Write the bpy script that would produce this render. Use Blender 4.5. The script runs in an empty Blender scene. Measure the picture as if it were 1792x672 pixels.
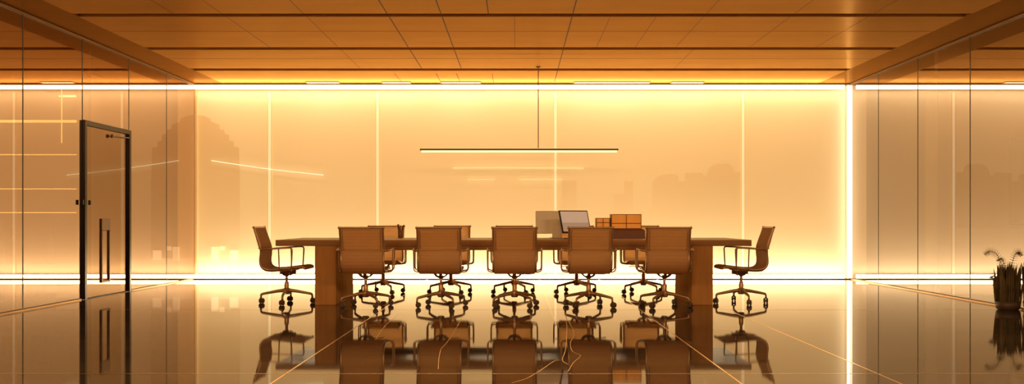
import bpy, math, random
from mathutils import Vector, Matrix
random.seed(7)
PI = math.pi
SC = bpy.context.scene
COL = SC.collection

# ------------------------------------------------------------------ camera
F = 1700.0                       # focal length in pixels of the 1792 px wide frame
H = 0.967                        # eye height
cam = bpy.data.cameras.new('camera')
cam.sensor_fit = 'HORIZONTAL'
cam.sensor_width = 36.0
cam.lens = F / 1792 * 36.0
cam.shift_x = -9.0 / 1792
cam.shift_y = 49.0 / 1792
cam.clip_end = 200
camo = bpy.data.objects.new('camera', cam)
COL.objects.link(camo)
camo.location = (0, 0, H)
camo.rotation_euler = (PI / 2, 0, 0)
SC.camera = camo
SC.view_settings.view_transform = 'Standard'
SC.view_settings.look = 'None'
SC.view_settings.exposure = 0.0
try:
    SC.cycles.max_bounces = 10
    SC.cycles.glossy_bounces = 6
    SC.cycles.transparent_max_bounces = 12
    SC.cycles.diffuse_bounces = 6
    SC.cycles.sample_clamp_indirect = 8.0
    SC.cycles.caustics_reflective = True
    SC.cycles.use_denoising = True
except Exception:
    pass

# ------------------------------------------------------------------ materials
def nmat(name):
    m = bpy.data.materials.new(name)
    m.use_nodes = True
    m.node_tree.nodes.clear()
    nt = m.node_tree
    out = nt.nodes.new('ShaderNodeOutputMaterial')
    return m, nt, out

def principled(name, col, rough=0.5, metal=0.0, ior=1.5, var=0.0, vscale=(6, 6, 6), bump=0.0, emit=None, estr=0.0, coat=0.0, spec=0.5):
    m, nt, out = nmat(name)
    b = nt.nodes.new('ShaderNodeBsdfPrincipled')
    nt.links.new(b.outputs[0], out.inputs[0])
    b.inputs['Base Color'].default_value = (*col, 1)
    b.inputs['Roughness'].default_value = rough
    b.inputs['Metallic'].default_value = metal
    b.inputs['IOR'].default_value = ior
    b.inputs['Specular IOR Level'].default_value = spec
    if coat:
        b.inputs['Coat Weight'].default_value = coat
    if emit:
        b.inputs['Emission Color'].default_value = (*emit, 1)
        b.inputs['Emission Strength'].default_value = estr
    if var or bump:
        tc = nt.nodes.new('ShaderNodeTexCoord')
        mp = nt.nodes.new('ShaderNodeMapping')
        mp.inputs['Scale'].default_value = vscale
        nz = nt.nodes.new('ShaderNodeTexNoise')
        nz.inputs['Scale'].default_value = 1.0
        nz.inputs['Detail'].default_value = 5
        nt.links.new(tc.outputs['Object'], mp.inputs[0])
        nt.links.new(mp.outputs[0], nz.inputs[0])
        if var:
            rp = nt.nodes.new('ShaderNodeValToRGB')
            rp.color_ramp.elements[0].position = 0.3
            rp.color_ramp.elements[1].position = 0.7
            rp.color_ramp.elements[0].color = (*[c * (1 - var) for c in col], 1)
            rp.color_ramp.elements[1].color = (*[min(1, c * (1 + var)) for c in col], 1)
            nt.links.new(nz.outputs[0], rp.inputs[0])
            nt.links.new(rp.outputs[0], b.inputs['Base Color'])
        if bump:
            bp = nt.nodes.new('ShaderNodeBump')
            bp.inputs['Strength'].default_value = bump
            bp.inputs['Distance'].default_value = 0.01
            nt.links.new(nz.outputs[0], bp.inputs['Height'])
            nt.links.new(bp.outputs[0], b.inputs['Normal'])
    return m

def emissive(name, col, strength):
    m, nt, out = nmat(name)
    e = nt.nodes.new('ShaderNodeEmission')
    e.inputs[0].default_value = (*col, 1)
    e.inputs[1].default_value = strength
    nt.links.new(e.outputs[0], out.inputs[0])
    return m

def glass_mat(name, gloss, trans, fac, rough=0.0):
    m, nt, out = nmat(name)
    g = nt.nodes.new('ShaderNodeBsdfGlossy')
    g.inputs['Color'].default_value = (*gloss, 1)
    g.inputs['Roughness'].default_value = rough
    t = nt.nodes.new('ShaderNodeBsdfTransparent')
    t.inputs[0].default_value = (*trans, 1)
    mx = nt.nodes.new('ShaderNodeMixShader')
    mx.inputs[0].default_value = fac
    nt.links.new(t.outputs[0], mx.inputs[1])
    nt.links.new(g.outputs[0], mx.inputs[2])
    nt.links.new(mx.outputs[0], out.inputs[0])
    return m

def panel_mat(name, diff, emit, estr):
    """back-lit frosted panel: white diffuse face with a soft even glow of its own"""
    m, nt, out = nmat(name)
    d = nt.nodes.new('ShaderNodeBsdfDiffuse')
    d.inputs[0].default_value = (*diff, 1)
    e = nt.nodes.new('ShaderNodeEmission')
    tc = nt.nodes.new('ShaderNodeTexCoord')
    mp = nt.nodes.new('ShaderNodeMapping')
    mp.inputs['Scale'].default_value = (0.35, 0.35, 0.25)
    nz = nt.nodes.new('ShaderNodeTexNoise')
    nz.inputs['Scale'].default_value = 1.0
    nz.inputs['Detail'].default_value = 2
    rp = nt.nodes.new('ShaderNodeValToRGB')
    rp.color_ramp.elements[0].position = 0.3
    rp.color_ramp.elements[1].position = 0.7
    rp.color_ramp.elements[0].color = (*[c * 0.95 for c in emit], 1)
    rp.color_ramp.elements[1].color = (*[c * 1.05 for c in emit], 1)
    nt.links.new(tc.outputs['Object'], mp.inputs[0])
    nt.links.new(mp.outputs[0], nz.inputs[0])
    nt.links.new(nz.outputs[0], rp.inputs[0])
    nt.links.new(rp.outputs[0], e.inputs[0])
    e.inputs[1].default_value = estr
    a = nt.nodes.new('ShaderNodeAddShader')
    nt.links.new(d.outputs[0], a.inputs[0])
    nt.links.new(e.outputs[0], a.inputs[1])
    nt.links.new(a.outputs[0], out.inputs[0])
    return m

def backdrop_mat(name, tint, alpha, z0, z1):
    """city beyond the glass as a flat film fading out towards the bottom"""
    m, nt, out = nmat(name)
    t = nt.nodes.new('ShaderNodeBsdfTransparent')
    t2 = nt.nodes.new('ShaderNodeBsdfTransparent')
    t2.inputs[0].default_value = (*tint, 1)
    mx = nt.nodes.new('ShaderNodeMixShader')
    geo = nt.nodes.new('ShaderNodeNewGeometry')
    sp = nt.nodes.new('ShaderNodeSeparateXYZ')
    mr = nt.nodes.new('ShaderNodeMapRange')
    mr.inputs['From Min'].default_value = z0
    mr.inputs['From Max'].default_value = z1
    mr.inputs['To Min'].default_value = 0.0
    mr.inputs['To Max'].default_value = alpha
    nt.links.new(geo.outputs['Position'], sp.inputs[0])
    nt.links.new(sp.outputs['Z'], mr.inputs['Value'])
    nt.links.new(mr.outputs[0], mx.inputs[0])
    nt.links.new(t.outputs[0], mx.inputs[1])
    nt.links.new(t2.outputs[0], mx.inputs[2])
    nt.links.new(mx.outputs[0], out.inputs[0])
    return m

def floor_mat():
    m, nt, out = nmat('polished_floor')
    b = nt.nodes.new('ShaderNodeBsdfPrincipled')
    nt.links.new(b.outputs[0], out.inputs[0])
    tc = nt.nodes.new('ShaderNodeTexCoord')
    mp = nt.nodes.new('ShaderNodeMapping')
    mp.inputs['Scale'].default_value = (0.5, 2.6, 1)
    nz = nt.nodes.new('ShaderNodeTexNoise')
    nz.inputs['Scale'].default_value = 1.3
    nz.inputs['Detail'].default_value = 8
    nz.inputs['Roughness'].default_value = 0.6
    nz.inputs['Distortion'].default_value = 0.6
    rp = nt.nodes.new('ShaderNodeValToRGB')
    rp.color_ramp.elements[0].position = 0.3
    rp.color_ramp.elements[1].position = 0.72
    rp.color_ramp.elements[0].color = (0.030, 0.024, 0.018, 1)
    rp.color_ramp.elements[1].color = (0.085, 0.064, 0.044, 1)
    rr = nt.nodes.new('ShaderNodeMapRange')
    rr.inputs['From Min'].default_value = 0.3
    rr.inputs['From Max'].default_value = 0.7
    rr.inputs['To Min'].default_value = 0.015
    rr.inputs['To Max'].default_value = 0.05
    bp = nt.nodes.new('ShaderNodeBump')
    bp.inputs['Strength'].default_value = 0.02
    bp.inputs['Distance'].default_value = 0.01
    nt.links.new(tc.outputs['Object'], mp.inputs[0])
    nt.links.new(mp.outputs[0], nz.inputs[0])
    nt.links.new(nz.outputs[0], rp.inputs[0])
    nt.links.new(nz.outputs[0], rr.inputs['Value'])
    nt.links.new(nz.outputs[0], bp.inputs['Height'])
    nt.links.new(rp.outputs[0], b.inputs['Base Color'])
    nt.links.new(rr.outputs[0], b.inputs['Roughness'])
    nt.links.new(bp.outputs[0], b.inputs['Normal'])
    b.inputs['IOR'].default_value = 1.42
    return m

AMB = (1.0, 0.60, 0.22)
M = {}
M['floor'] = floor_mat()
M['floor_side'] = principled('side_room_floor', (0.22, 0.14, 0.07), 0.25, var=0.5, vscale=(3, 9, 3))
def ceiling_mat(name, col, fac):
    m = principled(name, col, 0.6, spec=0.0, var=0.05, vscale=(1, 3, 1))
    nt = m.node_tree
    b = [n for n in nt.nodes if n.type == 'BSDF_PRINCIPLED'][0]
    out = [n for n in nt.nodes if n.type == 'OUTPUT_MATERIAL'][0]
    g = nt.nodes.new('ShaderNodeBsdfGlossy'); g.inputs['Color'].default_value = (1.0, 0.54, 0.18, 1); g.inputs['Roughness'].default_value = 0.2
    mx = nt.nodes.new('ShaderNodeMixShader'); mx.inputs[0].default_value = fac
    nt.links.new(b.outputs[0], mx.inputs[1]); nt.links.new(g.outputs[0], mx.inputs[2])
    nt.links.new(mx.outputs[0], out.inputs[0])
    return m
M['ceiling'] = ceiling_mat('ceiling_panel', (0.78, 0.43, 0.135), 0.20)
M['ceiling_border_shade'] = ceiling_mat('ceiling_border_shade', (0.46, 0.21, 0.052), 0.09)  # ceiling material darkened to paint in the shade near the side walls
M['slot'] = principled('ceiling_slot', (0.10, 0.05, 0.022), 0.6)
M['seam'] = principled('ceiling_seam', (0.12, 0.055, 0.02), 0.7)
M['panel'] = panel_mat('backlit_panel', (0.80, 0.74, 0.62), (1.0, 0.55, 0.175), 0.50)
M['mullion'] = panel_mat('backlit_mullion', (0.85, 0.80, 0.70), (1.0, 0.70, 0.34), 0.75)
M['mullion_rim'] = principled('mullion_rim', (0.9, 0.72, 0.46), 0.5, emit=(1.0, 0.55, 0.175), estr=0.3)
M['led'] = emissive('led_strip', (1.0, 0.74, 0.40), 12.0)
M['led_bottom'] = emissive('led_strip_bottom', (1.0, 0.76, 0.45), 30.0)
M['led_side'] = emissive('led_strip_side', (1.0, 0.84, 0.55), 5.0)
M['led_soft'] = emissive('lamp_diffuser', (1.0, 0.72, 0.30), 2.6)
M['led_halo'] = emissive('lamp_uplight', (1.0, 0.66, 0.22), 1.3)
M['downlight'] = emissive('downlight_diffuser', (1.0, 0.85, 0.5), 4.0)
M['line'] = emissive('thin_reflection', (1.0, 0.80, 0.46), 1.25)
M['line_dim'] = emissive('thin_reflection_dim', (1.0, 0.68, 0.27), 1.1)
M['glass'] = glass_mat('wall_glass', (0.82, 0.67, 0.60), (0.54, 0.40, 0.28), 0.62)
M['glass_right'] = glass_mat('wall_glass_right', (0.78, 0.74, 0.76), (0.68, 0.60, 0.52), 0.64)
M['door_glass'] = glass_mat('door_glass', (0.60, 0.45, 0.34), (0.42, 0.30, 0.20), 0.52, 0.03)
M['dark_frame'] = principled('dark_frame', (0.035, 0.022, 0.014), 0.35, 0.4)
M['joint'] = principled('glass_joint', (0.07, 0.04, 0.02), 0.5)
M['brass'] = principled('brass_trim', (0.36, 0.19, 0.06), 0.4, 1.0)
M['brass_inlay'] = principled('brass_inlay', (1.0, 0.74, 0.36), 0.22, 1.0)
M['vein'] = principled('gold_vein', (1.0, 0.72, 0.32), 0.25, 1.0)
M['dark_trim'] = principled('dark_trim', (0.16, 0.09, 0.04), 0.5)
M['rear_wall'] = principled('rear_wall', (0.45, 0.27, 0.14), 0.6, var=0.08)
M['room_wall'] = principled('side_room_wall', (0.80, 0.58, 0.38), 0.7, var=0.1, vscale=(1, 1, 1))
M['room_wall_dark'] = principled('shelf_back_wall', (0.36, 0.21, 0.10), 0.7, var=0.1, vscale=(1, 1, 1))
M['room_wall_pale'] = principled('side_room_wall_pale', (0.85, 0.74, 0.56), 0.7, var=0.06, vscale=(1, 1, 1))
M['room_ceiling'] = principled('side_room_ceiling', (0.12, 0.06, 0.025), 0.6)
M['shelf_glow'] = emissive('shelf_edge_glow', (1.0, 0.52, 0.14), 4.2)
M['shelf'] = principled('shelf_board', (0.45, 0.27, 0.12), 0.5)
M['wood'] = principled('table_wood', (0.42, 0.22, 0.085), 0.34, spec=0.14, var=0.12, vscale=(1.5, 14, 14), bump=0.02)
M['wood_leg'] = principled('table_leg_wood', (0.60, 0.29, 0.095), 0.8, spec=0.0, var=0.12, vscale=(14, 14, 1.5), bump=0.02)
M['fabric'] = principled('chair_mesh_fabric', (0.46, 0.25, 0.125), 0.7, var=0.06, vscale=(60, 60, 60))
def fabric_mat():
    m = principled('chair_mesh_fabric', (0.66, 0.43, 0.23), 0.75, var=0.06, vscale=(60, 60, 60))
    nt = m.node_tree
    b = [n for n in nt.nodes if n.type == 'BSDF_PRINCIPLED'][0]
    out = [n for n in nt.nodes if n.type == 'OUTPUT_MATERIAL'][0]
    t = nt.nodes.new('ShaderNodeBsdfTranslucent'); t.inputs[0].default_value = (0.92, 0.70, 0.44, 1)
    mx = nt.nodes.new('ShaderNodeMixShader'); mx.inputs[0].default_value = 0.70
    nt.links.new(b.outputs[0], mx.inputs[1]); nt.links.new(t.outputs[0], mx.inputs[2])
    nt.links.new(mx.outputs[0], out.inputs[0])
    return m
M['fabric'] = fabric_mat()
M['chair_metal'] = principled('bronze_metal', (0.55, 0.32, 0.16), 0.36, 0.6)
M['chair_dark'] = principled('dark_bronze', (0.20, 0.11, 0.055), 0.4, 0.5)
M['caster'] = principled('caster_rubber', (0.13, 0.07, 0.035), 0.4)
M['silver'] = principled('monitor_aluminium', (0.97, 0.90, 0.70), 0.5, 0.0)
M['bezel'] = principled('black_bezel', (0.03, 0.018, 0.01), 0.3)
M['screen'] = principled('grey_screen', (0.33, 0.27, 0.23), 0.22, emit=(0.62, 0.40, 0.25), estr=0.66)
M['screen_low'] = principled('grey_screen_lower', (0.28, 0.23, 0.2), 0.22, emit=(0.50, 0.31, 0.19), estr=0.56)
M['box_wood'] = principled('orange_wood_glow', (0.86, 0.36, 0.055), 0.45, var=0.18, vscale=(40, 40, 3), emit=(0.8, 0.26, 0.03), estr=0.32)  # wood colour with a glow of its own put in
M['box_frame'] = principled('dark_orange_frame', (0.28, 0.10, 0.022), 0.5)
M['box_dark'] = principled('dark_brown_box', (0.20, 0.065, 0.02), 0.5)
M['cup'] = principled('brown_cup', (0.25, 0.12, 0.05), 0.5)
M['pen'] = principled('brown_pen', (0.20, 0.095, 0.035), 0.5)
M['leaf'] = principled('dark_leaf', (0.15, 0.10, 0.035), 0.6, var=0.3)
M['dry_grass'] = principled('dry_grass', (0.42, 0.25, 0.085), 0.7, var=0.3)
M['pot'] = principled('dark_planter', (0.10, 0.06, 0.03), 0.5)
M['film'] = backdrop_mat('skyline_backdrop', (0.955, 0.93, 0.90), 0.62, 0.9, 1.7)
M['backdrop_left'] = backdrop_mat('skyline_backdrop_left', (0.94, 0.90, 0.85), 0.75, 0.3, 2.1)
M['backdrop_pale'] = panel_mat('pale_window_backdrop', (0.85, 0.8, 0.7), (1.0, 0.66, 0.30), 0.8)
M['decor'] = principled('shelf_ornament', (0.34, 0.19, 0.085), 0.6)
M['board'] = principled('pale_board', (0.62, 0.50, 0.36), 0.5)

# ------------------------------------------------------------------ mesh builder
class MB:
    def __init__(s):
        s.v = []; s.f = []; s.sm = []
    def add(s, vs, fs, smooth=False):
        o = len(s.v)
        s.v += [tuple(p) for p in vs]
        s.f += [tuple(i + o for i in f) for f in fs]
        s.sm += [smooth] * len(fs)
        return s
    def box(s, x0, x1, y0, y1, z0, z1, mat=None):
        vs = [Vector((x, y, z)) for x in (x0, x1) for y in (y0, y1) for z in (z0, z1)]
        if mat is not None:
            vs = [mat @ p for p in vs]
        return s.add(vs, [(0, 1, 3, 2), (4, 6, 7, 5), (0, 4, 5, 1), (2, 3, 7, 6), (0, 2, 6, 4), (1, 5, 7, 3)])
    def rbox(s, x0, x1, y0, y1, z0, z1, r=0.004, mat=None):
        """box with chamfered edges"""
        c = Vector(((x0 + x1) / 2, (y0 + y1) / 2, (z0 + z1) / 2))
        h = Vector(((x1 - x0) / 2, (y1 - y0) / 2, (z1 - z0) / 2))
        r = min(r, h.x * .9, h.y * .9, h.z * .9)
        vs = []; idx = {}
        for sx in (-1, 1):
            for sy in (-1, 1):
                for sz in (-1, 1):
                    for ax in range(3):
                        p = [h.x - r, h.y - r, h.z - r]
                        p[ax] = (h.x, h.y, h.z)[ax]
                        idx[(sx, sy, sz, ax)] = len(vs)
                        q = c + Vector((sx * p[0], sy * p[1], sz * p[2]))
                        vs.append(mat @ q if mat is not None else q)
        fs = []
        def I(sg, ax): return idx[(*sg, ax)]
        for ax in range(3):
            a, b = [k for k in range(3) if k != ax]
            for sg in (-1, 1):
                loop = []
                for (pa, pb) in ((-1, -1), (1, -1), (1, 1), (-1, 1)):
                    q = [0, 0, 0]; q[ax] = sg; q[a] = pa; q[b] = pb
                    loop.append(I(q, ax))
                flip = (sg < 0) ^ (ax == 1)
                fs.append(tuple(reversed(loop)) if flip else tuple(loop))
        for ax in range(3):      # edges along ax
            a, b = [k for k in range(3) if k != ax]
            for pa in (-1, 1):
                for pb in (-1, 1):
                    q0 = [0, 0, 0]; q1 = [0, 0, 0]
                    q0[ax] = -1; q1[ax] = 1
                    q0[a] = q1[a] = pa; q0[b] = q1[b] = pb
                    fs.append((I(q0, a), I(q1, a), I(q1, b), I(q0, b)))
        for sx in (-1, 1):
            for sy in (-1, 1):
                for sz in (-1, 1):
                    fs.append(tuple(I((sx, sy, sz), k) for k in range(3)))
        return s.add(vs, fs)
    def tube(s, pts, r, n=8, cap=True, rs=None, smooth=True, flat=None):
        pts = [Vector(p) for p in pts]
        N = len(pts)
        rings = []
        up = None
        for i in range(N):
            t = (pts[min(i + 1, N - 1)] - pts[max(i - 1, 0)]).normalized()
            if up is None:
                up = Vector((0, 0, 1)) if abs(t.z) < 0.9 else Vector((1, 0, 0))
            u = (up - t * up.dot(t)).normalized()
            w = t.cross(u)
            up = u
            rr = rs[i] if rs else r
            ru = rr * (flat if flat else 1)
            rings.append([pts[i] + (u * ru * math.cos(2 * PI * k / n) + w * rr * math.sin(2 * PI * k / n)) for k in range(n)])
        vs = [p for rg in rings for p in rg]
        fs = []
        for i in range(N - 1):
            for k in range(n):
                fs.append((i * n + k, i * n + (k + 1) % n, (i + 1) * n + (k + 1) % n, (i + 1) * n + k))
        s.add(vs, fs, smooth)
        if cap:
            s.add(rings[0], [tuple(reversed(range(n)))])
            s.add(rings[-1], [tuple(range(n))])
        return s
    def lathe(s, prof, n=16, mat=None, smooth=True):
        """prof: list of (radius, z)"""
        vs = []
        for r, z in prof:
            for k in range(n):
                p = Vector((r * math.cos(2 * PI * k / n), r * math.sin(2 * PI * k / n), z))
                vs.append(mat @ p if mat is not None else p)
        fs = []
        for i in range(len(prof) - 1):
            for k in range(n):
                fs.append((i * n + k, i * n + (k + 1) % n, (i + 1) * n + (k + 1) % n, (i + 1) * n + k))
        L = len(prof) - 1
        s.add(vs, fs, smooth)
        s.add(vs[:n], [tuple(reversed(range(n)))])
        s.add(vs[L * n:], [tuple(range(n))])
        return s
    def prism(s, poly, y0, y1):
        """poly: list of (x,z), extruded in y"""
        n = len(poly)
        vs = [(x, y0, z) for x, z in poly] + [(x, y1, z) for x, z in poly]
        fs = [tuple(range(n)), tuple(reversed(range(n, 2 * n)))]
        for k in range(n):
            fs.append((k, n + k, n + (k + 1) % n, (k + 1) % n))
        return s.add(vs, fs)
    def build(s, name, mat, parent=None):
        me = bpy.data.meshes.new(name)
        me.from_pydata(s.v, [], s.f)
        me.polygons.foreach_set('use_smooth', s.sm)
        me.materials.append(mat)
        me.update()
        import bmesh
        bm = bmesh.new(); bm.from_mesh(me)
        bmesh.ops.recalc_face_normals(bm, faces=bm.faces[:])
        bm.to_mesh(me); bm.free()
        o = bpy.data.objects.new(name, me)
        COL.objects.link(o)
        if parent is not None:
            o.parent = parent
        return o

def spline(pts, n=6):
    """Catmull-Rom through the points"""
    pts = [Vector(p) for p in pts]
    P = [pts[0] * 2 - pts[1]] + pts + [pts[-1] * 2 - pts[-2]]
    out = []
    for i in range(1, len(P) - 2):
        for k in range(n):
            t = k / n
            a, b, c, d = P[i - 1], P[i], P[i + 1], P[i + 2]
            out.append(0.5 * ((2 * b) + (c - a) * t + (2 * a - 5 * b + 4 * c - d) * t * t + (3 * b - a - 3 * c + d) * t ** 3))
    out.append(pts[-1])
    return out

def fillet(pts, r=0.03, n=5):
    """polyline with rounded corners"""
    pts = [Vector(p) for p in pts]
    out = [pts[0]]
    for i in range(1, len(pts) - 1):
        p = pts[i]
        a = pts[i - 1] - p; b = pts[i + 1] - p
        ra = min(r, a.length * .45, b.length * .45)
        A = p + a.normalized() * ra; B = p + b.normalized() * ra
        for k in range(n + 1):
            t = k / n
            out.append(A * (1 - t) ** 2 + p * 2 * t * (1 - t) + B * t * t)
    out.append(pts[-1])
    return out

def tag(o, label=None, cat=None, group=None, kind=None):
    if label: o['label'] = label
    if cat: o['category'] = cat
    if group: o['group'] = group
    if kind: o['kind'] = kind
    return o

def empty(name, loc=(0, 0, 0), rz=0.0):
    o = bpy.data.objects.new(name, None)
    o.empty_display_size = 0.1
    o.location = loc
    o.rotation_euler = (0, 0, rz)
    COL.objects.link(o)
    return o

def struct(name, mb, mat, parent=None):
    o = mb.build(name, mat, parent)
    if parent is None:
        o['kind'] = 'structure'
    return o

def copy_tree(o, parent=None):
    c = o.copy()
    COL.objects.link(c)
    if parent is not None:
        c.parent = parent
    for ch in list(o.children):
        copy_tree(ch, c)
    return c

# ------------------------------------------------------------------ room
XL, XR = -5.277, 5.437
YB, YF = 15.96, -3.0
ZC = 3.19
SX0, SX1 = -4.80, 4.90          # extent of the slotted ceiling field

struct('floor', MB().box(XL, XR, YF, YB, -0.1, 0.0), M['floor'])

# ceiling field with three real slots
slots = [(10.46, 10.64), (12.50, 12.70), (14.25, 14.47)]
cb = MB()
ys = [YF] + [v for a in slots for v in a] + [YB]
for i in range(0, len(ys), 2):
    cb.box(SX0, SX1, ys[i], ys[i + 1], ZC, ZC + 0.12)
struct('ceiling', cb, M['ceiling'])
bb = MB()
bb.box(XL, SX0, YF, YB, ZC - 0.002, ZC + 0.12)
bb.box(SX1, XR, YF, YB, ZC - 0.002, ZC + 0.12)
struct('trim_1', bb, M['ceiling_border_shade'])
sb = MB()
for a, b in slots:
    sb.box(SX0, SX1, a, b, ZC + 0.06, ZC + 0.12)
struct('trim_2', sb, M['slot'])
# fine seams between the ceiling panels
sm = MB()
def seam(x, y0, y1, w=0.008):
    sm.box(x - w / 2, x + w / 2, y0, y1, ZC - 0.0012, ZC + 0.0005)
BAY = [(YF, 10.46), (10.64, 12.5), (12.7, 14.25), (14.47, 15.6)]
for x, bays in ((-3.7, (0,)), (-3.18, (0, 1)), (-2.3, (0, 1, 2)), (-1.4, (0, 1, 2)), (-0.82, (0, 1, 2)), (-0.31, (0,)),
                (-0.03, (1,)), (0.60, (0, 1, 2, 3)), (1.02, (1,)), (1.52, (1,)), (2.04, (0, 1)), (2.99, (0, 1)), (3.84, (0, 1)), (2.3, (2,))):
    for b in bays:
        seam(x, *BAY[b], w=0.012 if x in (-1.4, -0.82, -0.31, 0.60) else 0.005)
for y in (8.3, 11.45, 13.38):
    sm.box(SX0, SX1, y - 0.004, y + 0.004, ZC - 0.0012, ZC + 0.0005)
for x in (-1.86, -1.23, -0.92, -0.38):
    seam(x, 14.75, 15.75, 0.01)
struct('trim_3', sm, M['seam'])

# back wall: backlit frosted panels
struct('wall_back', MB().box(XL - 0.3, XR + 0.3, YB, YB + 0.15, 0.0, ZC + 0.12), M['panel'])
k = 1
def px_x(px, y): return (px - 905) * y / F
def px_z(py, y): return H + (385 - py) * y / F
mb = MB()
for px in (472, 661, 972, 1300):
    x = px_x(px, YB)
    mb.box(x - 0.022, x + 0.022, YB - 0.012, YB, 0.02, 3.06)
struct('trim_4', mb, M['mullion'])
mb = MB()
for px in (472, 661, 972, 1300):
    x = px_x(px, YB)
    for s in (-1, 1):
        mb.box(x + s * 0.027 - 0.005, x + s * 0.027 + 0.005, YB - 0.014, YB, 0.02, 3.06)
x = XL + 0.01
mb.box(XL, XL + 0.03, YB - 0.03, YB, 0.0, ZC - 0.02)
struct('trim_5', mb, M['mullion_rim'])
# dark shadow gap where the wall meets the floor and the ceiling
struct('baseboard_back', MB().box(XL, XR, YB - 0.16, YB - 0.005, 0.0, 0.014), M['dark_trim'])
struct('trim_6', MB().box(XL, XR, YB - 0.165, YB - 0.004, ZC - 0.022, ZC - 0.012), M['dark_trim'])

# light strips: things screwed to the wall
def strip(label, x0, x1, y0, y1, z0, z1, mat):
    t = empty('light_strip', ((x0 + x1) / 2, y1, z0))
    tag(t, label, 'light')
    L = t.location
    MB().box(x0 - L.x, x1 - L.x, y0 - L.y, y1 - 0.012 - L.y, z0 - L.z, z1 - L.z).build('diffuser', mat, t)
    MB().box(x0 - L.x, x1 - L.x, y1 - 0.011 - L.y, y1 - L.y, z0 - L.z, z1 - L.z).build('mounting_rail', M['mullion_rim'], t)
    return t
strip('glowing white light strip running along the top of the back wall', XL + 0.01, XR - 0.10, YB - 0.13, YB - 0.07, ZC - 0.085, ZC - 0.03, M['led'])
strip('glowing white light strip running along the foot of the back wall', XL + 0.01, XR - 0.10, YB - 0.13, YB - 0.07, 0.022, 0.075, M['led_bottom'])
strip('tall vertical white light strip in the right corner of the back wall', XR - 0.034, XR - 0.012, YB - 0.10, YB - 0.03, 0.016, ZC - 0.025, M['led_side'])

# side walls: reflective glass panels, 1.42 m wide, joints between them
jl = [-3.0, -0.98, 0.44, 1.86, 3.28, 4.70, 6.12, 7.54, 8.96, 10.37, 11.79, 13.20, 14.62, YB]
jr = [-3.0, -1.18, 0.25, 1.68, 3.11, 4.55, 6.0, 7.43, 8.80, 10.22, 11.66, 13.18, 14.62, YB]
n = 1
for side, X, js, mat in (('left', XL, jl, M['glass']), ('right', XR, jr, M['glass_right'])):
    for i in range(len(js) - 1):
        z0 = 0.02
        if side == 'left' and abs(js[i] - 11.79) < 0.01:
            z0 = 2.19                       # pane above the door
        mbp = MB()
        mbp.add([(X, js[i] + .006, z0), (X, js[i + 1] - .006, z0), (X, js[i + 1] - .006, ZC - 0.03), (X, js[i] + .006, ZC - 0.03)], [(0, 1, 2, 3)])
        struct('window_%d' % n, mbp, mat); n += 1
for nm, X, js in (('trim_7', XL, jl), ('trim_8', XR, jr)):
    mbp = MB()
    for y in js[1:-1]:
        mbp.box(X - 0.002, X + 0.002, y - 0.010, y + 0.010, 0.03, ZC - 0.03)
    struct(nm, mbp, M['joint'])
# brass channels along floor and ceiling
s_ = 1
for nm, X, s_ in (('left', XL, 1), ('right', XR, -1)):
    segs = [(YF, 11.73), (13.26, YB - 0.17)] if nm == 'left' else [(YF, YB - 0.17)]
    b1 = MB(); b2 = MB()
    for a, b in segs:
        b1.box(X - 0.015, X + 0.015, a, b, 0.0, 0.02)
        b2.box(min(X + s_ * 0.015, X + s_ * 0.021), max(X + s_ * 0.015, X + s_ * 0.021), a, b, 0.0, 0.012)
    struct('baseboard_' + nm, b1, M['dark_trim'])
    struct('trim_9' if nm == 'left' else 'trim_10', b2, M['brass'])
    b3 = MB().box(X - 0.015, X + 0.015, YF, YB - 0.17, ZC - 0.03, ZC - 0.012)
    struct('trim_11' if nm == 'left' else 'trim_12', b3, M['dark_trim'])
    b4 = MB().box(min(X + s_ * 0.016, X + s_ * 0.032), max(X + s_ * 0.016, X + s_ * 0.032), YF, YB - 0.17, ZC - 0.026, ZC - 0.012)
    struct('trim_13' if nm == 'left' else 'trim_14', b4, M['brass'])

struct('wall_front', MB().box(XL - 0.3, XR + 0.3, YF - 0.1, YF, 0.0, ZC + 0.12), M['rear_wall'])

# inlaid floor lines
fb = MB()
for x in (-1.455, 1.325, 2.268):
    fb.box(x - 0.006, x + 0.006, YF, YB - 0.17, -0.0005, 0.0008)
fb.box(0.36 - 0.003, 0.36 + 0.003, 9.0, YB - 0.17, -0.0005, 0.0008)
for y in (6.11, 10.47):
    fb.box(XL + 0.04, XR - 0.04, y - 0.006, y + 0.006, -0.0005, 0.0008)
struct('trim_15', fb, M['brass_inlay'])

# fine golden veins in the polished floor
vb = MB()
def fp(px, py):
    d = H * F / (py - 385)
    return Vector((px_x(px, d), d, 0.0004))
def vein(pxs, w=0.002):
    pts = spline([fp(*p) for p in pxs], 5)
    vs = []; fs = []
    for i, p in enumerate(pts):
        t = (pts[min(i + 1, len(pts) - 1)] - pts[max(0, i - 1)]).normalized()
        nn = Vector((-t.y, t.x, 0)) * w
        vs += [p - nn, p + nn]
    for i in range(len(pts) - 1):
        fs.append((2 * i, 2 * i + 1, 2 * i + 3, 2 * i + 2))
    vb.add(vs, fs)
vein([(697, 551), (674, 570), (658, 593)], 0.0025)
vein([(812, 549), (798, 575), (784, 597), (771, 611)], 0.0025)
vein([(771, 612), (768, 628), (767, 646)], 0.0025)
vein([(990, 548), (992, 575), (990, 610), (984, 630), (995, 638)], 0.0025)
vein([(985, 546), (1004, 580), (998, 600), (1002, 615), (1016, 622), (1004, 634), (994, 650)], 0.0025)
vein([(896, 670), (922, 662), (946, 648), (970, 632), (984, 630)], 0.0025)
struct('trim_16', vb, M['vein'])

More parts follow.
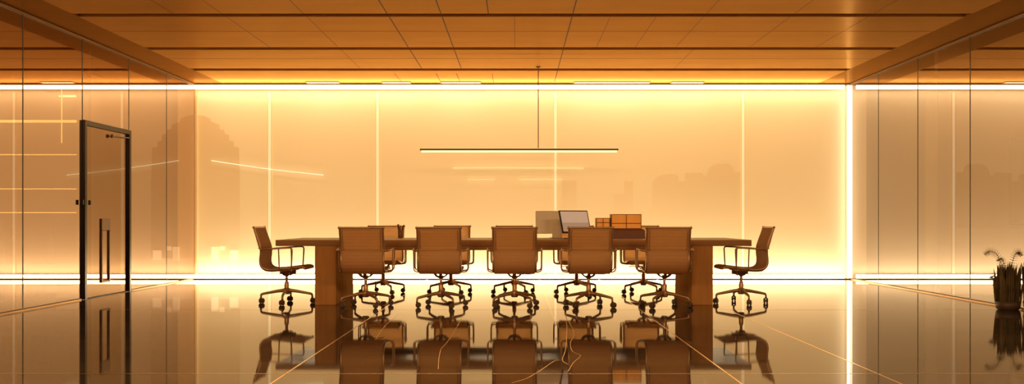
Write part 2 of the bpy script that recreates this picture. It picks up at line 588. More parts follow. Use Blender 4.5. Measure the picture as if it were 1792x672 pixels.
# ------------------------------------------------------------------ rooms beyond the glass
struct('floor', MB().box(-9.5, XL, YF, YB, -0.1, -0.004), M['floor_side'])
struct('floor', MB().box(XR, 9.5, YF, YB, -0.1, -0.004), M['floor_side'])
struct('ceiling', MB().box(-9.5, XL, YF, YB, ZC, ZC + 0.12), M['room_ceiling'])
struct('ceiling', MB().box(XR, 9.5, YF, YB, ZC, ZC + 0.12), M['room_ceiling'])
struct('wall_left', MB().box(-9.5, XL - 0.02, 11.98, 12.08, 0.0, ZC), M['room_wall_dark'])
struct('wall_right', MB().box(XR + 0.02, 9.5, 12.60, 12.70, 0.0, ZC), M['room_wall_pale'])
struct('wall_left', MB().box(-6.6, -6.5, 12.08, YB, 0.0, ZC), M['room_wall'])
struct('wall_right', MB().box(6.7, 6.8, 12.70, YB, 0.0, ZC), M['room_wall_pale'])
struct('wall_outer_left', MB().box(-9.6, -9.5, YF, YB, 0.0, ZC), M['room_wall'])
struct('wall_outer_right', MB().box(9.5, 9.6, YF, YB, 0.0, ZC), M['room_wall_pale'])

# ------------------------------------------------------------------ door in the left glass wall
dr = empty('door_1', (XL, 12.495, 0)); dr['kind'] = 'structure'
hw = 0.705
fr = MB()
fr.box(-0.035, 0.035, -hw, -hw + 0.055, 0, 2.18)
fr.box(-0.035, 0.035, hw - 0.055, hw, 0, 2.18)
fr.box(-0.035, 0.035, -hw + 0.055, hw - 0.055, 2.125, 2.18)
fr.build('door_frame', M['dark_frame'], dr)
lf = MB().add([(0.004, -hw + .06, 0.012), (0.004, hw - .06, 0.012), (0.004, hw - .06, 2.12), (0.004, -hw + .06, 2.12)], [(0, 1, 2, 3)])
leaf_o = lf.build('door_leaf', M['door_glass'], dr)
hd = MB()
hd.rbox(0.006, 0.022, -0.20, 0.06, 0.83, 0.985, 0.006)
hd.rbox(0.006, 0.022, -0.20, -0.165, 0.17, 0.83, 0.005)
hd.rbox(0.006, 0.022, 0.025, 0.06, 0.17, 0.83, 0.005)
hd.rbox(0.006, 0.022, -0.165, 0.025, 0.17, 0.195, 0.005)
hd.build('pull_handle', M['chair_dark'], leaf_o)
cl = MB()
cl.rbox(0.02, 0.05, 0.06, 0.10, 2.03, 2.075, 0.006)
cl.tube([(0.035, 0.08, 2.055), (0.035, 0.62, 2.075)], 0.007)
cl.build('door_closer', M['chair_dark'], dr)
lt = MB()
lt.rbox(0.02, 0.045, -hw - 0.085, -hw - 0.05, 1.15, 1.21, 0.004)
lt.rbox(0.03, 0.055, -hw + 0.09, -hw + 0.125, 1.15, 1.21, 0.004)
lt.build('latch', M['dark_frame'], dr)
struct('baseboard_door', MB().box(XL - 0.03, XL + 0.03, 11.735, 13.255, 0.0, 0.006), M['dark_trim'])

# ------------------------------------------------------------------ stand-ins set on the wall: skyline film and thin lamp reflections
def skyline(poly_px, mat, label):  # flat sheets stand in for buildings seen through the glass
    y = YB - 0.018
    poly = [(px_x(a, y), px_z(b, y)) for a, b in poly_px]
    o = MB().prism(poly, y, y + 0.002).build('skyline_backdrop', mat)
    return tag(o, label, 'wall film')
def Z(pts, ox, oy, s): return [(ox + a * s, oy + b * s) for a, b in pts]
skyline(Z([(27, 38), (50, 42), (70, 50), (73, 60), (98, 70), (101, 85), (114, 86), (117, 100), (130, 103), (132, 122), (145, 124), (147, 141), (162, 143),
           (165, 240), (166, 500), (27, 500)], 330, 180, 0.544), M['backdrop_left'], 'faint stepped tower silhouette at the left end of the back wall')
skyline(Z([(100, 172), (155, 172), (155, 340), (100, 340)], 940, 240, 0.442), M['film'], 'faint narrow block silhouette on the wall above the two monitors')
skyline(Z([(345, 175), (380, 175), (380, 225), (384, 340), (300, 340), (300, 225), (345, 225)], 940, 240, 0.442), M['film'], 'faint silhouette of a small slim tower on the wall above the orange boxes')
skyline(Z([(455, 180), (470, 160), (500, 148), (540, 145), (558, 152), (560, 175), (585, 175), (585, 142), (655, 140), (660, 155), (672, 150), (680, 122), (705, 106), (760, 105), (775, 120), (780, 138), (806, 140),
           (806, 360), (455, 360)], 940, 240, 0.442), M['film'], 'faint wide skyline silhouette left of the rightmost wall joint')
for a in ((370, 432, 382, 456), (384, 431, 393, 438), (402, 438, 417, 455)):  # lit windows of the distant tower, as pale glowing patches
    y = YB - 0.019
    o = MB().prism([(px_x(a[0], y), px_z(a[3], y)), (px_x(a[2], y), px_z(a[3], y)), (px_x(a[2], y), px_z(a[1], y)), (px_x(a[0], y), px_z(a[1], y))], y - 0.002, y).build('window_film', M['backdrop_pale'])
    tag(o, {370: 'pale bright window patch leftmost, low in the stepped tower silhouette', 384: 'smallest pale window patch, low in the stepped tower silhouette', 402: 'tall pale window patch rightmost, low in the stepped tower silhouette'}[a[0]], 'wall film')

def reflection_line(pts_px, label, mat, r=0.008):  # glowing tubes added in place of lamp reflections in the glass
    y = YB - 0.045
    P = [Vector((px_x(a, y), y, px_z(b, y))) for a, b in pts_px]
    t = empty('reflection_line', P[0])
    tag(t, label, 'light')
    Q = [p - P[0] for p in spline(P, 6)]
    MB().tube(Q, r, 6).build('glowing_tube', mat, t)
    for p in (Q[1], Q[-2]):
        MB().tube([p, p + Vector((0, 0.024, 0))], 0.004, 6).build('added_clip', M['mullion_rim'], t)
reflection_line([(370, 281), (402, 286), (440, 291.5), (472, 296), (520, 301.5), (566, 306.5)], 'thin white slanting lamp reflection on the left of the back wall', M['line'], 0.007)
reflection_line([(793, 294), (860, 293.6), (940, 294), (1021, 294.3)], 'long thin lamp reflection on the wall just below the hanging lamp', M['line_dim'])
reflection_line([(818, 314.5), (866, 314.3)], 'short thin lamp reflection low on wall, left of the middle wall joint', M['line_dim'], 0.006)
reflection_line([(908, 314.3), (984, 314.2)], 'short thin lamp reflection low on wall, crossing the middle wall joint', M['line_dim'], 0.006)

# ------------------------------------------------------------------ ceiling lights near the wall
cls = [(536, 594, 'small glowing ceiling light nearest the left end of the back wall'),
       (668, 719, 'glowing ceiling light second from the left, just in front of back wall'),
       (771, 842, 'glowing ceiling light just left of the lamp cable, near back wall'),
       (1004, 1138, 'long glowing ceiling light just right of the lamp cable, near back wall'),
       (1174, 1232, 'glowing ceiling light nearest the right end of the back wall')]
for a, b, lab in cls:
    y = 15.68
    x0, x1 = px_x(a, y), px_x(b, y)
    t = empty('ceiling_light', ((x0 + x1) / 2, y, ZC)); tag(t, lab, 'light', 'ceiling lights along the back wall')
    w = (x1 - x0) / 2
    fr = MB()
    fr.box(-w, w, -0.06, -0.05, -0.012, 0); fr.box(-w, w, 0.05, 0.06, -0.012, 0)
    fr.box(-w, -w + 0.012, -0.05, 0.05, -0.012, 0); fr.box(w - 0.012, w, -0.05, 0.05, -0.012, 0)
    fr.build('frame', M['ceiling'], t)
    MB().box(-w + 0.012, w - 0.012, -0.05, 0.05, -0.010, 0).build('diffuser', M['downlight'], t)

# ------------------------------------------------------------------ hanging lamp
yl = 14.1
lx0, lx1 = px_x(735, yl), px_x(1082, yl)
lz = px_z(262, yl)
t = empty('pendant_lamp', ((lx0 + lx1) / 2, yl, ZC))
tag(t, 'long slim linear lamp hanging by one thin cable above the table', 'lamp')
hwid = (lx1 - lx0) / 2
zz = lz - ZC
MB().rbox(-hwid, hwid, -0.02, 0.02, zz - 0.012, zz + 0.016, 0.003).build('housing', M['chair_dark'], t)
MB().box(-hwid + 0.02, hwid - 0.02, -0.018, 0.018, zz - 0.036, zz - 0.0125).build('diffuser', M['led_soft'], t)
MB().box(-hwid + 0.02, hwid - 0.02, -0.014, 0.014, zz + 0.0165, zz + 0.022).build('uplight', M['led_halo'], t)
cx = px_x(942, yl) - t.location.x
MB().tube([(cx, 0, zz + 0.02), (cx, 0, -0.002)], 0.0065, 6).build('cable', M['chair_dark'], t)
MB().lathe([(0.03, -0.014), (0.034, -0.006), (0.034, 0.0)], 14, Matrix.Translation((cx, 0, 0))).build('ceiling_cap', M['chair_dark'], t)

# ------------------------------------------------------------------ conference table
TF, TB = 11.04, 12.45
tx0, tx1 = px_x(482, TF), px_x(1315.5, TF)
tb = empty('conference_table', ((tx0 + tx1) / 2, (TF + TB) / 2, 0))
tag(tb, 'long brown wooden conference table on two wide slab legs', 'table')
ox, oy = tb.location.x, tb.location.y
def T(x0, x1, y0, y1, z0, z1, r=0.004):
    return MB().rbox(x0 - ox, x1 - ox, y0 - oy, y1 - oy, z0, z1, r)
T(tx0, tx1, TF, TB, 0.670, 0.740, 0.004).build('tabletop', M['wood'], tb)
l0, l1 = px_x(551, TF), px_x(588, TF)
r0, r1 = px_x(1210.5, TF), px_x(1247.7, TF)
T(l0, l1, TF, 12.2, 0.0, 0.6695).build('leg', M['wood_leg'], tb)
T(r0, r1, TF, 12.2, 0.0, 0.6695).build('leg', M['wood_leg'], tb)
T(l1 + .001, r0 - .001, TF + 0.006, TF + 0.06, 0.624, 0.6695).build('apron', M['wood'], tb)
T(l1 + .001, r0 - .001, 12.1, 12.16, 0.624, 0.6695).build('apron', M['wood'], tb)

# ------------------------------------------------------------------ chairs
# side profile of the sling (y forward, z up)
PROF = spline([(0, -.318, .882), (0, -.300, .82), (0, -.268, .735), (0, -.243, .655), (0, -.240, .58), (0, -.248, .51), (0, -.238, .445), (0, -.195, .408),
               (0, -.12, .398), (0, -.02, .405), (0, .08, .416), (0, .17, .428), (0, .225, .432), (0, .255, .422), (0, .268, .402)], 10)
def arc_resample(P, step):
    L = [0]
    for i in range(1, len(P)):
        L.append(L[-1] + (P[i] - P[i - 1]).length)
    n = max(2, int(L[-1] / step)); out = []; j = 0
    for k in range(n + 1):
        d = L[-1] * k / n
        while j < len(P) - 2 and L[j + 1] < d: j += 1
        t = (d - L[j]) / max(1e-9, L[j + 1] - L[j])
        out.append(P[j].lerp(P[j + 1], min(1, max(0, t))))
    return out
PR = arc_resample(PROF, 0.006)
split = max(i for i, p in enumerate(PR) if p.z > 0.455 and p.y < -0.1)
def sling(P, off, W=0.222, rib=0.0022, th=0.006):
    n = len(P)
    xs = [-W, -W * .96, -W * .5, 0, W * .5, W * .96, W]
    fr = []; bk = []
    for i, p in enumerate(P):
        t = (P[min(n - 1, i + 1)] - P[max(0, i - 1)]).normalized()
        nn = Vector((0, -t.z, t.y))          # towards the sitter
        a = (i + off) * 0.006
        bulge = rib * abs(math.sin(PI * a / 0.036)) ** 0.6
        e = th if th < .01 else .006 + (th - .006) * max(0.0, min(1.0, i / 14.0, (n - 1 - i) / 10.0))
        fr.append(p + nn * (.006 + bulge)); bk.append(p - nn * (2 * e - .006 + bulge))
    m = MB(); nx = len(xs)
    vs = [Vector((x, p.y, p.z)) for p in fr for x in xs] + [Vector((x, p.y, p.z)) for p in bk for x in xs]
    o = n * nx; fs = []
    for i in range(n - 1):
        for j in range(nx - 1):
            a = i * nx + j
            fs.append((a, a + 1, a + nx + 1, a + nx))
            fs.append((o + a, o + a + nx, o + a + nx + 1, o + a + 1))
        for j in (0, nx - 1):
            a = i * nx + j
            fs.append((a, a + nx, o + a + nx, o + a))
    for i in (0, n - 1):
        for j in range(nx - 1):
            a = i * nx + j
            fs.append((a, o + a, o + a + 1, a + 1))
    return m.add(vs, fs, False)

def make_chair(name):
    root = empty(name)
    FAB, MET, DRK = M['fabric'], M['chair_metal'], M['chair_dark']
    sling(PR[:split + 1], 0).build('backrest', FAB, root)
    sling(PR[split:], split, th=0.014).build('seat', FAB, root)
    for s in (-1, 1):
        pts = [Vector((s * 0.232, p.y, p.z)) for p in PR[::3]]
        MB().tube(pts, 0.013, 8).build('side_rail', MET, root)
    # top rail with round ends
    p = PR[0]
    b = MB().tube([(-0.238, p.y, p.z), (0.238, p.y, p.z)], 0.011, 10)
    for s in (-1, 1):
        b.lathe([(0.006, -.012), (0.014, -.008), (0.015, 0), (0.014, .008), (0.006, .012)], 10,
                Matrix.Translation((s * 0.242, p.y, p.z)) @ Matrix.Rotation(PI / 2, 4, 'Y'))
    b.build('top_rail', MET, root)
    # thin stretcher behind the upper back
    q = [(0.205, -.325, .855), (0.205, -.272, .665), (0.195, -.262, .640), (-0.195, -.262, .640), (-0.205, -.272, .665), (-0.205, -.325, .855)]
    b = MB().tube(fillet(q, .02), 0.0045, 6)
    for s in (-1, 1):
        b.tube([(s * 0.195, -.262, .640), (s * 0.234, -.250, .640)], 0.006, 6)
        b.lathe([(0.004, -.008), (0.010, -.004), (0.010, .004), (0.004, .008)], 8, Matrix.Translation((s * 0.20, -.268, .642)))
    b.build('back_stretcher', MET, root)
    # arms: top bar with two uprights
    for s in (-1, 1):
        b = MB()
        b.tube(fillet([(s * .235, -.243, .625), (s * .292, -.20, .632), (s * .304, -.06, .642), (s * .304, .135, .652), (s * .302, .122, .405), (s * .20, .10, .392)], .035), 0.0085, 8)
        b.tube(fillet([(s * .304, -.02, .642), (s * .302, -.012, .392), (s * .20, -.02, .382)], .035), 0.0075, 8)
        b.build('armrest', MET, root)
    # mechanism under the seat: curved antlers, bowl and front lever
    b = MB()
    for y in (-.06, .09):
        b.tube(spline([(-.228, y, .402), (-.17, y, .386), (-.085, y * .8, .384), (-.055, y * .6, .345), (0, y * .5, .325), (.055, y * .6, .345), (.085, y * .8, .384), (.17, y, .386), (.228, y, .402)], 5), 0.010, 8)
    b.lathe([(0.020, .312), (0.030, .320), (0.032, .340), (0.026, .346)], 14)
    b.rbox(-.018, .018, -.08, .11, .340, .386, .008)
    b.tube([(.03, .05, .362), (.16, .07, .36), (.20, .072, .352)], 0.005, 6)
    b.build('tilt_mechanism', MET, root)
    MB().lathe([(0.026, .150), (0.026, .245), (0.022, .250), (0.016, .252), (0.016, .325)], 14).build('column', MET, root)
    MB().lathe([(0.030, .105), (0.040, .115), (0.042, .150), (0.036, .172), (0.028, .178)], 16).build('base_hub', MET, root)
    for kk in range(4):
        a = PI / 2 + kk * PI / 2                          # four-star base
        d = Vector((math.cos(a), math.sin(a), 0))
        zz_ = Vector((0, 0, 1))
        b = MB()
        b.tube([d * .025 + zz_ * .150, d * .10 + zz_ * .142, d * .20 + zz_ * .124, d * .272 + zz_ * .110, d * .288 + zz_ * .104, d * .293 + zz_ * .090, d * .294 + zz_ * .066], .014, 8,
               rs=[.022, .019, .016, .014, .0135, .012, .010])
        lg = b.build('base_leg', MET, root)
        # twin-wheel caster
        ca = a + 0.9 + kk * 1.7
        cm = Matrix.Translation(d * .294 + Vector((math.cos(ca) * .014, math.sin(ca) * .014, .030))) @ Matrix.Rotation(ca, 4, 'Z') @ Matrix.Rotation(PI / 2, 4, 'X')
        c = MB()
        for s in (-1, 1):
            c.lathe([(0.020, s * .026), (0.028, s * .024), (0.030, s * .018), (0.030, s * .008), (0.024, s * .005)], 14, cm)
        c.lathe([(0.010, -.024), (0.010, .024)], 8, cm)
        c.tube([d * .294 + zz_ * .072, d * .294 + zz_ * .050], .012, 8)
        c.build('caster', M['caster'], lg)
    return root

def turn_base(root, a):
    for ch in root.children:
        if ch.name.split('.')[0] == 'base_leg':
            ch.rotation_euler = (0, 0, a)

G_NEAR = 'conference chairs along the near side of the table'
G_FAR = 'conference chairs along the far side of the table'
YN, YFAR = 10.86, 12.83
proto = make_chair('conference_chair')
near = [(640, 'brown chair in front of the left table leg, its back to the viewer'),
        (771.7, 'brown chair in near row, second from left, back to the viewer'),
        (900.6, 'brown chair in the middle of the near row, back to the viewer'),
        (1030, 'brown chair in front of the two monitors, back to the viewer'),
        (1162.7, 'brown chair in front of the right table leg, its back to the viewer')]
yaw_n = [0.05, 0.03, 0.0, -0.03, -0.05]
for i, (px, lab) in enumerate(near):
    c = proto if i == 0 else copy_tree(proto)
    c.location = (px_x(px, YN), YN, 0)
    c.rotation_euler = (0, 0, 0)
    turn_base(c, math.radians((33, 31, 38, -31, -33)[i]))
    tag(c, lab, 'chair', G_NEAR)
far = [(670.6, 'chair on the far side of the table behind the brown pen cup'),
       (789, 'chair on the far side of the table, second from the left'),
       (900, 'chair on the far side at the middle of the table, facing viewer'),
       (1009, 'chair on the far side of the table hidden behind the monitors'),
       (1126, 'chair on the far side of the table behind the orange boxes')]
for px, lab in far:
    c = copy_tree(proto)
    c.location = (px_x(px, YFAR), YFAR, 0)
    c.rotation_euler = (0, 0, PI)
    turn_base(c, math.radians(28))
    tag(c, lab, 'chair', G_FAR)
YE = 11.30
for px, rz, lab in ((501.7, -PI / 2, 'chair at the left end of the table, seen from the side'),
                    (1297, PI / 2, 'chair at the right end of the table, seen from the side')):
    c = copy_tree(proto)
    c.location = (px_x(px, YE), YE, 0)
    c.rotation_euler = (0, 0, rz)
    turn_base(c, math.radians(4))
    tag(c, lab, 'chair', 'conference chairs at the table ends')

# ------------------------------------------------------------------ things on the table
ZT = 0.7402
# monitor seen from behind
ym = 12.12
mo = empty('monitor', (px_x(973, ym), ym, ZT), 0.10)
tag(mo, 'silver monitor on a curved foot, seen from behind on the table', 'monitor')
b = MB().rbox(-.255, .255, -.012, .012, -.142, .142, .006, Matrix.Translation((0, .0, .198)) @ Matrix.Rotation(-0.10, 4, 'X'))
b.build('housing', M['silver'], mo)
MB().rbox(-.246, .246, .0125, .015, -.112, .134, .001, Matrix.Translation((0, 0, .198)) @ Matrix.Rotation(-0.10, 4, 'X')).build('screen', M['bezel'], mo)
P = spline([(0, -.018, .19), (0, -.045, .17), (0, -.075, .10), (0, -.088, .03), (0, -.085, .008), (0, -.02, .005)], 6)
st = MB()
vs = []; fs = []
for i, p in enumerate(P):
    t_ = (P[min(len(P) - 1, i + 1)] - P[max(0, i - 1)]).normalized(); nn = Vector((0, -t_.z, t_.y)) * .005
    w = .045 + .025 * i / (len(P) - 1)
    for sg, xx in ((1, -w), (1, w), (-1, w), (-1, -w)):
        q = p + nn * sg; vs.append((xx, q.y, max(q.z, 0.0)))
for i in range(len(P) - 1):
    for k in range(4):
        a = i * 4
        fs.append((a + k, a + (k + 1) % 4, a + 4 + (k + 1) % 4, a + 4 + k))
fs += [(0, 1, 2, 3), (len(vs) - 4, len(vs) - 3, len(vs) - 2, len(vs) - 1)]
st.add(vs, fs, False)
st.rbox(-.07, .07, -.09, .10, 0.0, .009, .003)
st.build('stand', M['silver'], mo)

# second screen, facing the viewer, leaning back and turned
ys_ = 11.72
so = empty('monitor', (px_x(1006, ys_), ys_, ZT), math.radians(27))
tag(so, 'tilted black-framed screen showing grey, facing the viewer beside the silver monitor', 'monitor')
SM = Matrix.Translation((0, 0, 0.962 - 0.0 - 0.015 - ZT + 0.0)) @ Matrix.Rotation(math.radians(-20), 4, 'X')
MB().rbox(-.20, .20, -.009, .011, -.142, .142, .004, SM).build('frame', M['bezel'], so)
MB().box(-.186, .186, -.0105, -.0092, -.016, .128, SM).build('screen_upper', M['screen'], so)
MB().box(-.186, .186, -.0105, -.0092, -.128, -.016, SM).build('screen_lower', M['screen_low'], so)
b = MB()
b.tube(spline([(0, .03, .20), (0, .07, .15), (0, .085, .06), (0, .085, .006)], 5), .012, 8)
b.rbox(-.08, .08, .0, .15, 0.0, .010, .003)
b.build('stand', M['bezel'], so)

# orange wooden drawer boxes on the table
def drawer_box(x0, x1, y, d, z0, z1, cols, rowsplit, label, dark_base=None):
    t = empty('drawer_box', ((x0 + x1) / 2, y, z0)); tag(t, label, 'box')
    w = (x1 - x0) / 2; h = z1 - z0
    fr = MB()
    th = .007
    fr.box(-w, w, 0.012, d, 0, h)
    fr.box(-w, w, 0, .012, 0, th); fr.box(-w, w, 0, .012, h - th, h)
    fr.box(-w, -w + th, 0, .012, th, h - th); fr.box(w - th, w, 0, .012, th, h - th)
    zr = h * rowsplit
    fr.box(-w + th, w - th, 0, .012, zr - th / 2, zr + th / 2)
    edges = [-w + (2 * w) * k / cols for k in range(cols + 1)]
    for e in edges[1:-1]:
        fr.box(e - th / 2, e + th / 2, 0, .012, th, h - th)
    fr.build('carcass', M['box_frame'], t)
    for i in range(cols):
        for (a, b_) in ((th, zr - th / 2), (zr + th / 2, h - th)):
            u0 = edges[i] + (th if i == 0 else th / 2) + .001
            u1 = edges[i + 1] - (th if i == cols - 1 else th / 2) - .001
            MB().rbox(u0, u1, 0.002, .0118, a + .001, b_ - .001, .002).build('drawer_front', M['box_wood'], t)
    return t
yb = 11.95
s142 = F / yb
bx0, bx1 = px_x(1069, yb), px_x(1129, yb)
db = empty('storage_box', ((bx0 + bx1) / 2, yb, ZT)); tag(db, 'flat dark brown box lying on the table under the larger orange box', 'box')
w = (bx1 - bx0) / 2
hb = 0.117
m_ = MB(); 
m_.add([(-w, 0, 0), (w, 0, 0), (w, .26, 0), (-w, .26, 0), (-w + .005, .01, hb - .02), (w, .01, hb - .02), (w - .03, .02, hb), (-w + .005, .02, hb), (w - .03, .24, hb), (-w + .005, .24, hb), (w, .26, hb - .02), (-w + .005, .26, hb - .02)],
       [(0, 1, 5, 4), (4, 5, 6, 7), (7, 6, 8, 9), (9, 8, 10, 11), (11, 10, 2, 3), (3, 2, 1, 0), (1, 2, 10, 5), (5, 10, 8, 6), (0, 4, 11, 3), (4, 7, 9, 11)])
m_.build('box_body', M['box_dark'], db)
zt = px_z(374.8, yb)
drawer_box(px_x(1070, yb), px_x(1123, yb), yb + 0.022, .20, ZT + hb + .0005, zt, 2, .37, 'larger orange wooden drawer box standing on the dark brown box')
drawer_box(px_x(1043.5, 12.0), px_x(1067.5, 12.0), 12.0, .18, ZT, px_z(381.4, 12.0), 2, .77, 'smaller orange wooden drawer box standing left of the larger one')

# pen cup
yp = 12.2
pc = empty('pen_cup', (px_x(700.8, yp), yp, ZT)); tag(pc, 'small brown cup full of pens near the left end of the table', 'pen cup')
MB().lathe([(.026, 0), (.030, .003), (.033, .10), (.031, .10), (.027, .006), (.001, .006)], 16).build('cup', M['cup'], pc)
for i in range(9):
    a = i * 2.4; r = .017
    bx_, by_ = r * math.cos(a) * .6, r * math.sin(a) * .6
    tx_, ty_ = math.cos(a) * (.034 + .006 * (i % 3)), math.sin(a) * .03
    hgt = .145 + .035 * ((i * 37) % 10) / 10
    MB().tube([(bx_, by_, .012), (tx_, ty_, hgt)], .0055, 6).build('pen', M['pen'], pc)

# ------------------------------------------------------------------ beyond the left glass: lit shelf unit
sh = empty('shelf_unit', (-7.2, 11.80, 0)); tag(sh, 'wall shelf unit with glowing edges behind the left glass wall', 'shelf')
sxa, sxb = -9.3 + 7.2, px_x(134, 11.72) + 7.2
for z, th in ((px_z(212, 11.7), .030), (px_z(270.5, 11.7), .010), (px_z(330.5, 11.7), .010), (px_z(372, 11.7), .010), (0.42, .02)):
    s1 = MB().box(sxa, sxb, -.08, .18, z - th / 2 - 0.0, z + th / 2).build('shelf_board', M['shelf'], sh)
    if z > 0.5:
        MB().box(sxa, sxb, -.09, -.081, z - th / 2, z + th / 2).build('glowing_edge', M['shelf_glow'], s1)
MB().box(sxb - .005, sxb + .02, -.08, .18, 0.0, 2.6).build('side_panel', M['shelf'], sh)
wl = empty('wall_lamp', (px_x(114, 11.7), 11.88, px_z(166, 11.7))); tag(wl, 'short bright lamp tube above the shelves behind the left glass', 'lamp')
MB().tube([(-.14, -.06, 0), (-.08, -.06, 0), (.14, -.06, 0)], .014, 8, rs=[.004, .012, .014]).build('glowing_tube', M['downlight'], wl)
MB().box(-.03, .03, -.05, .10, -.012, .012).build('bracket', M['shelf'], wl)
hg = empty('hanging_rod', (px_x(108, 11.66), 11.66, ZC)); tag(hg, 'thin glowing rod hanging in front of the shelves behind left glass', 'lamp')
MB().tube([(0, 0, px_z(157, 11.66) - ZC), (0, 0, px_z(250, 11.66) - ZC)], .007, 6).build('glowing_tube', M['shelf_glow'], hg)
MB().tube([(0, 0, 0), (0, 0, px_z(157, 11.66) - ZC)], .003, 6).build('cord', M['shelf'], hg)

# ornaments on the shelves
def on_shelf(px, py_shelf):
    return (px_x(px, 11.80), 11.80, px_z(py_shelf, 11.7) + 0.006)
zsh = 0.43
def orn(name, px, z, mbx, label, cat):
    t = mbx.build(name, M['decor']); t.location = (px_x(px, 11.82), 11.82, z)
    return tag(t, label, cat)
z4 = 0.4305
orn('vase', 86, z4, MB().lathe([(.03, 0), (.05, .04), (.055, .2), (.03, .35), (.018, .45), (.022, .5)], 14), 'tall tapering brown vase on the low shelf behind left glass', 'vase')
orn('jar', 66, z4, MB().lathe([(.05, 0), (.07, .05), (.07, .22), (.04, .28), (.03, .30), (.03, .33)], 14), 'round brown jar left of the tall vase behind left glass', 'jar')
orn('storage_box', 128, px_z(330.5, 11.7) + 0.0055, MB().rbox(-.05, .05, -.05, .05, 0, .13, .01), 'small dark box at the right end of the shelf behind left glass', 'box')
for i, (px, w_, h_) in enumerate(((4, .05, .50), (12, .04, .42), (19, .045, .46), (26, .04, .40))):
    orn('binder', px, z4, MB().rbox(-w_ / 2, w_ / 2, -.07, .07, 0, h_ * .7, .004), ('tall brown binder standing leftmost on the low shelf behind left glass', 'shorter binder, second of the four on the low shelf', 'brown binder, third of the four on the low shelf', 'shortest binder, rightmost of the four on the low shelf')[i], 'binder')['group'] = 'binders on the low shelf'

# planter of dry grass behind the left glass
pg = empty('grass_planter', (-5.72, 10.9, 0)); tag(pg, 'low planter of dry golden grass behind the left glass wall', 'plant')
b = MB()
b.box(-.28, .28, -.95, .55, -.004, .10)
b.build('planter', M['pot'], pg)
b = MB()
for i in range(900):
    x = random.uniform(-.26, .26); y = random.uniform(-.92, .52)
    h = random.uniform(.10, .24) * (0.6 + 0.4 * math.sin(3 + y * 3))
    a = random.uniform(0, 6.28); l = random.uniform(.0, .07)
    w_ = .004
    ca, sa = math.cos(a), math.sin(a)
    b.add([(x - sa * w_, y + ca * w_, .095), (x + sa * w_, y - ca * w_, .095), (x + ca * l * .4, y + sa * l * .4, .095 + h * .6), (x + ca * l, y + sa * l, .1 + h)], [(0, 1, 2), (2, 3, 0)])
tag(b.build('grass', M['dry_grass'], pg), kind='stuff')

# ------------------------------------------------------------------ beyond the right glass: board and plants
bd = empty('wall_board', (6.9, 12.6, 0)); tag(bd, 'pale board with thin frame on the wall behind the right glass', 'board')
bx = px_x(1768, 12.57) - 6.9
z0_, z1_ = px_z(394, 12.57), px_z(243, 12.57)
MB().box(bx + .012, bx + 1.8, -.02, 0, z0_ + .012, z1_ - .012).build('board_face', M['board'], bd)
fr = MB()
fr.box(bx, bx + .012, -.03, 0, z0_, z1_); fr.box(bx + 1.8, bx + 1.812, -.03, 0, z0_, z1_)
fr.box(bx, bx + 1.812, -.03, 0, z0_, z0_ + .012); fr.box(bx, bx + 1.812, -.03, 0, z1_ - .012, z1_)
fr.build('frame', M['dark_trim'], bd)

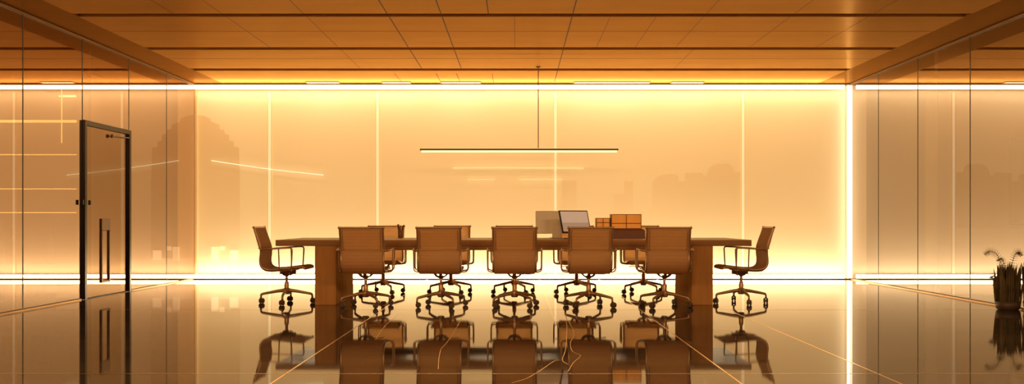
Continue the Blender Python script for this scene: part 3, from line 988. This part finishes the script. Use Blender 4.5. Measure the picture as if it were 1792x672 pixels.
def fern(loc, label, fronds, seed, rad=.12, hgt=.46):
    rnd = random.Random(seed)
    t = empty('potted_fern', loc); tag(t, label, 'plant')
    MB().lathe([(.10, 0), (.12, .02), (.13, .09), (.12, .09), (.11, .07), (.001, .07)], 16).build('pot', M['pot'], t)
    b = MB()
    for i in range(300):
        a = rnd.uniform(0, 6.28); r0 = rnd.uniform(0, .12); r1 = r0 + rnd.uniform(0, .05)
        h = rnd.uniform(.5, 1) * hgt
        w_ = rnd.uniform(.010, .020)
        ca, sa = math.cos(a), math.sin(a)
        P = [Vector((ca * (r0 + (r1 - r0) * u * u), sa * (r0 + (r1 - r0) * u * u), .065 + h * u)) for u in (0, .35, .7, 1)]
        P = [Vector((min(p.x, .145), p.y, p.z)) for p in P]
        c2 = rnd.uniform(0, 6.28); dx, dy = math.cos(c2) * w_, math.sin(c2) * w_
        vs = [(P[0].x - dx * .5, P[0].y - dy * .5, P[0].z), (P[0].x + dx * .5, P[0].y + dy * .5, P[0].z), (P[1].x + dx, P[1].y + dy, P[1].z), (P[1].x - dx, P[1].y - dy, P[1].z),
              (P[2].x + dx * .8, P[2].y + dy * .8, P[2].z), (P[2].x - dx * .8, P[2].y - dy * .8, P[2].z), tuple(P[3])]
        b.add(vs, [(0, 1, 2, 3), (3, 2, 4, 5), (5, 4, 6)])
    b.build('leaves', M['leaf'], t)
    for (dx, dy, top) in fronds:
        f = MB()
        P = spline([(0, 0, .09), (dx * .15, dy * .15, top * .6), (dx * .45, dy * .45, top * .93), (dx * .8, dy * .8, top), (dx, dy, top * .94)], 7)
        f.tube(P, .003, 5)
        for i in range(8, len(P) - 1):
            tt = (P[i + 1] - P[i - 1]).normalized()
            sd = tt.cross(Vector((0.3, -1, 0.2))).normalized()
            ln = .075 * (1 - .55 * (i - 8) / (len(P) - 8))
            for sg in (-1, 1):
                q = P[i] + sd * sg * ln + tt * .012
                f.add([P[i] - tt * .0035, P[i] + tt * .0035, q], [(0, 1, 2)])
        f.build('frond', M['leaf'], t)
    return t
fern((5.285, 10.46, 0), 'dark bushy fern with arching fronds standing by the right glass wall', [(-.26, -.02, .63), (-.17, .06, .36), (.12, -.06, .62), (-.20, -.10, .27), (-.05, .11, .55)], 3)

# ------------------------------------------------------------------ added fill lights, without fittings, over the near half of the room
for i, x in enumerate((-3.4, 0.0, 3.4)):
    ld = bpy.data.lights.new('fill_light', 'AREA')
    ld.shape = 'RECTANGLE'; ld.size = 1.6; ld.size_y = 0.5
    ld.energy = 98.0
    ld.color = (1.0, 0.62, 0.30)
    lo = bpy.data.objects.new('fill_light', ld)
    COL.objects.link(lo)
    lo.location = (x, 4.5, ZC - 0.06)
    d = (Vector((x * 0.5, 11.0, 0.5)) - lo.location)
    lo.rotation_euler = d.to_track_quat('-Z', 'Y').to_euler()
# added long lights, without fittings, that widen the glow on the back wall
for z, yy, tz, en in ((0.03, YB - 0.55, 0.75, 30.0), (ZC - 0.03, YB - 0.60, ZC - 0.6, 20.0)):
    ld = bpy.data.lights.new('wall_glow_fill', 'AREA')
    ld.shape = 'RECTANGLE'; ld.size = XR - XL - 0.3; ld.size_y = 0.03
    ld.energy = en
    ld.color = (1.0, 0.70, 0.34)
    lo = bpy.data.objects.new('wall_glow_fill', ld)
    COL.objects.link(lo)
    lo.location = ((XL + XR) / 2, yy, z)
    lo.rotation_euler = (Vector((0, YB - yy, tz - z))).to_track_quat('-Z', 'Y').to_euler()
# ------------------------------------------------------------------ world: very dim warm ambience
w = bpy.data.worlds.new('world'); SC.world = w
w.use_nodes = True
bg = w.node_tree.nodes.get('Background') or w.node_tree.nodes.new('ShaderNodeBackground')
bg.inputs[0].default_value = (1.0, 0.6, 0.3, 1)
bg.inputs[1].default_value = 0.02
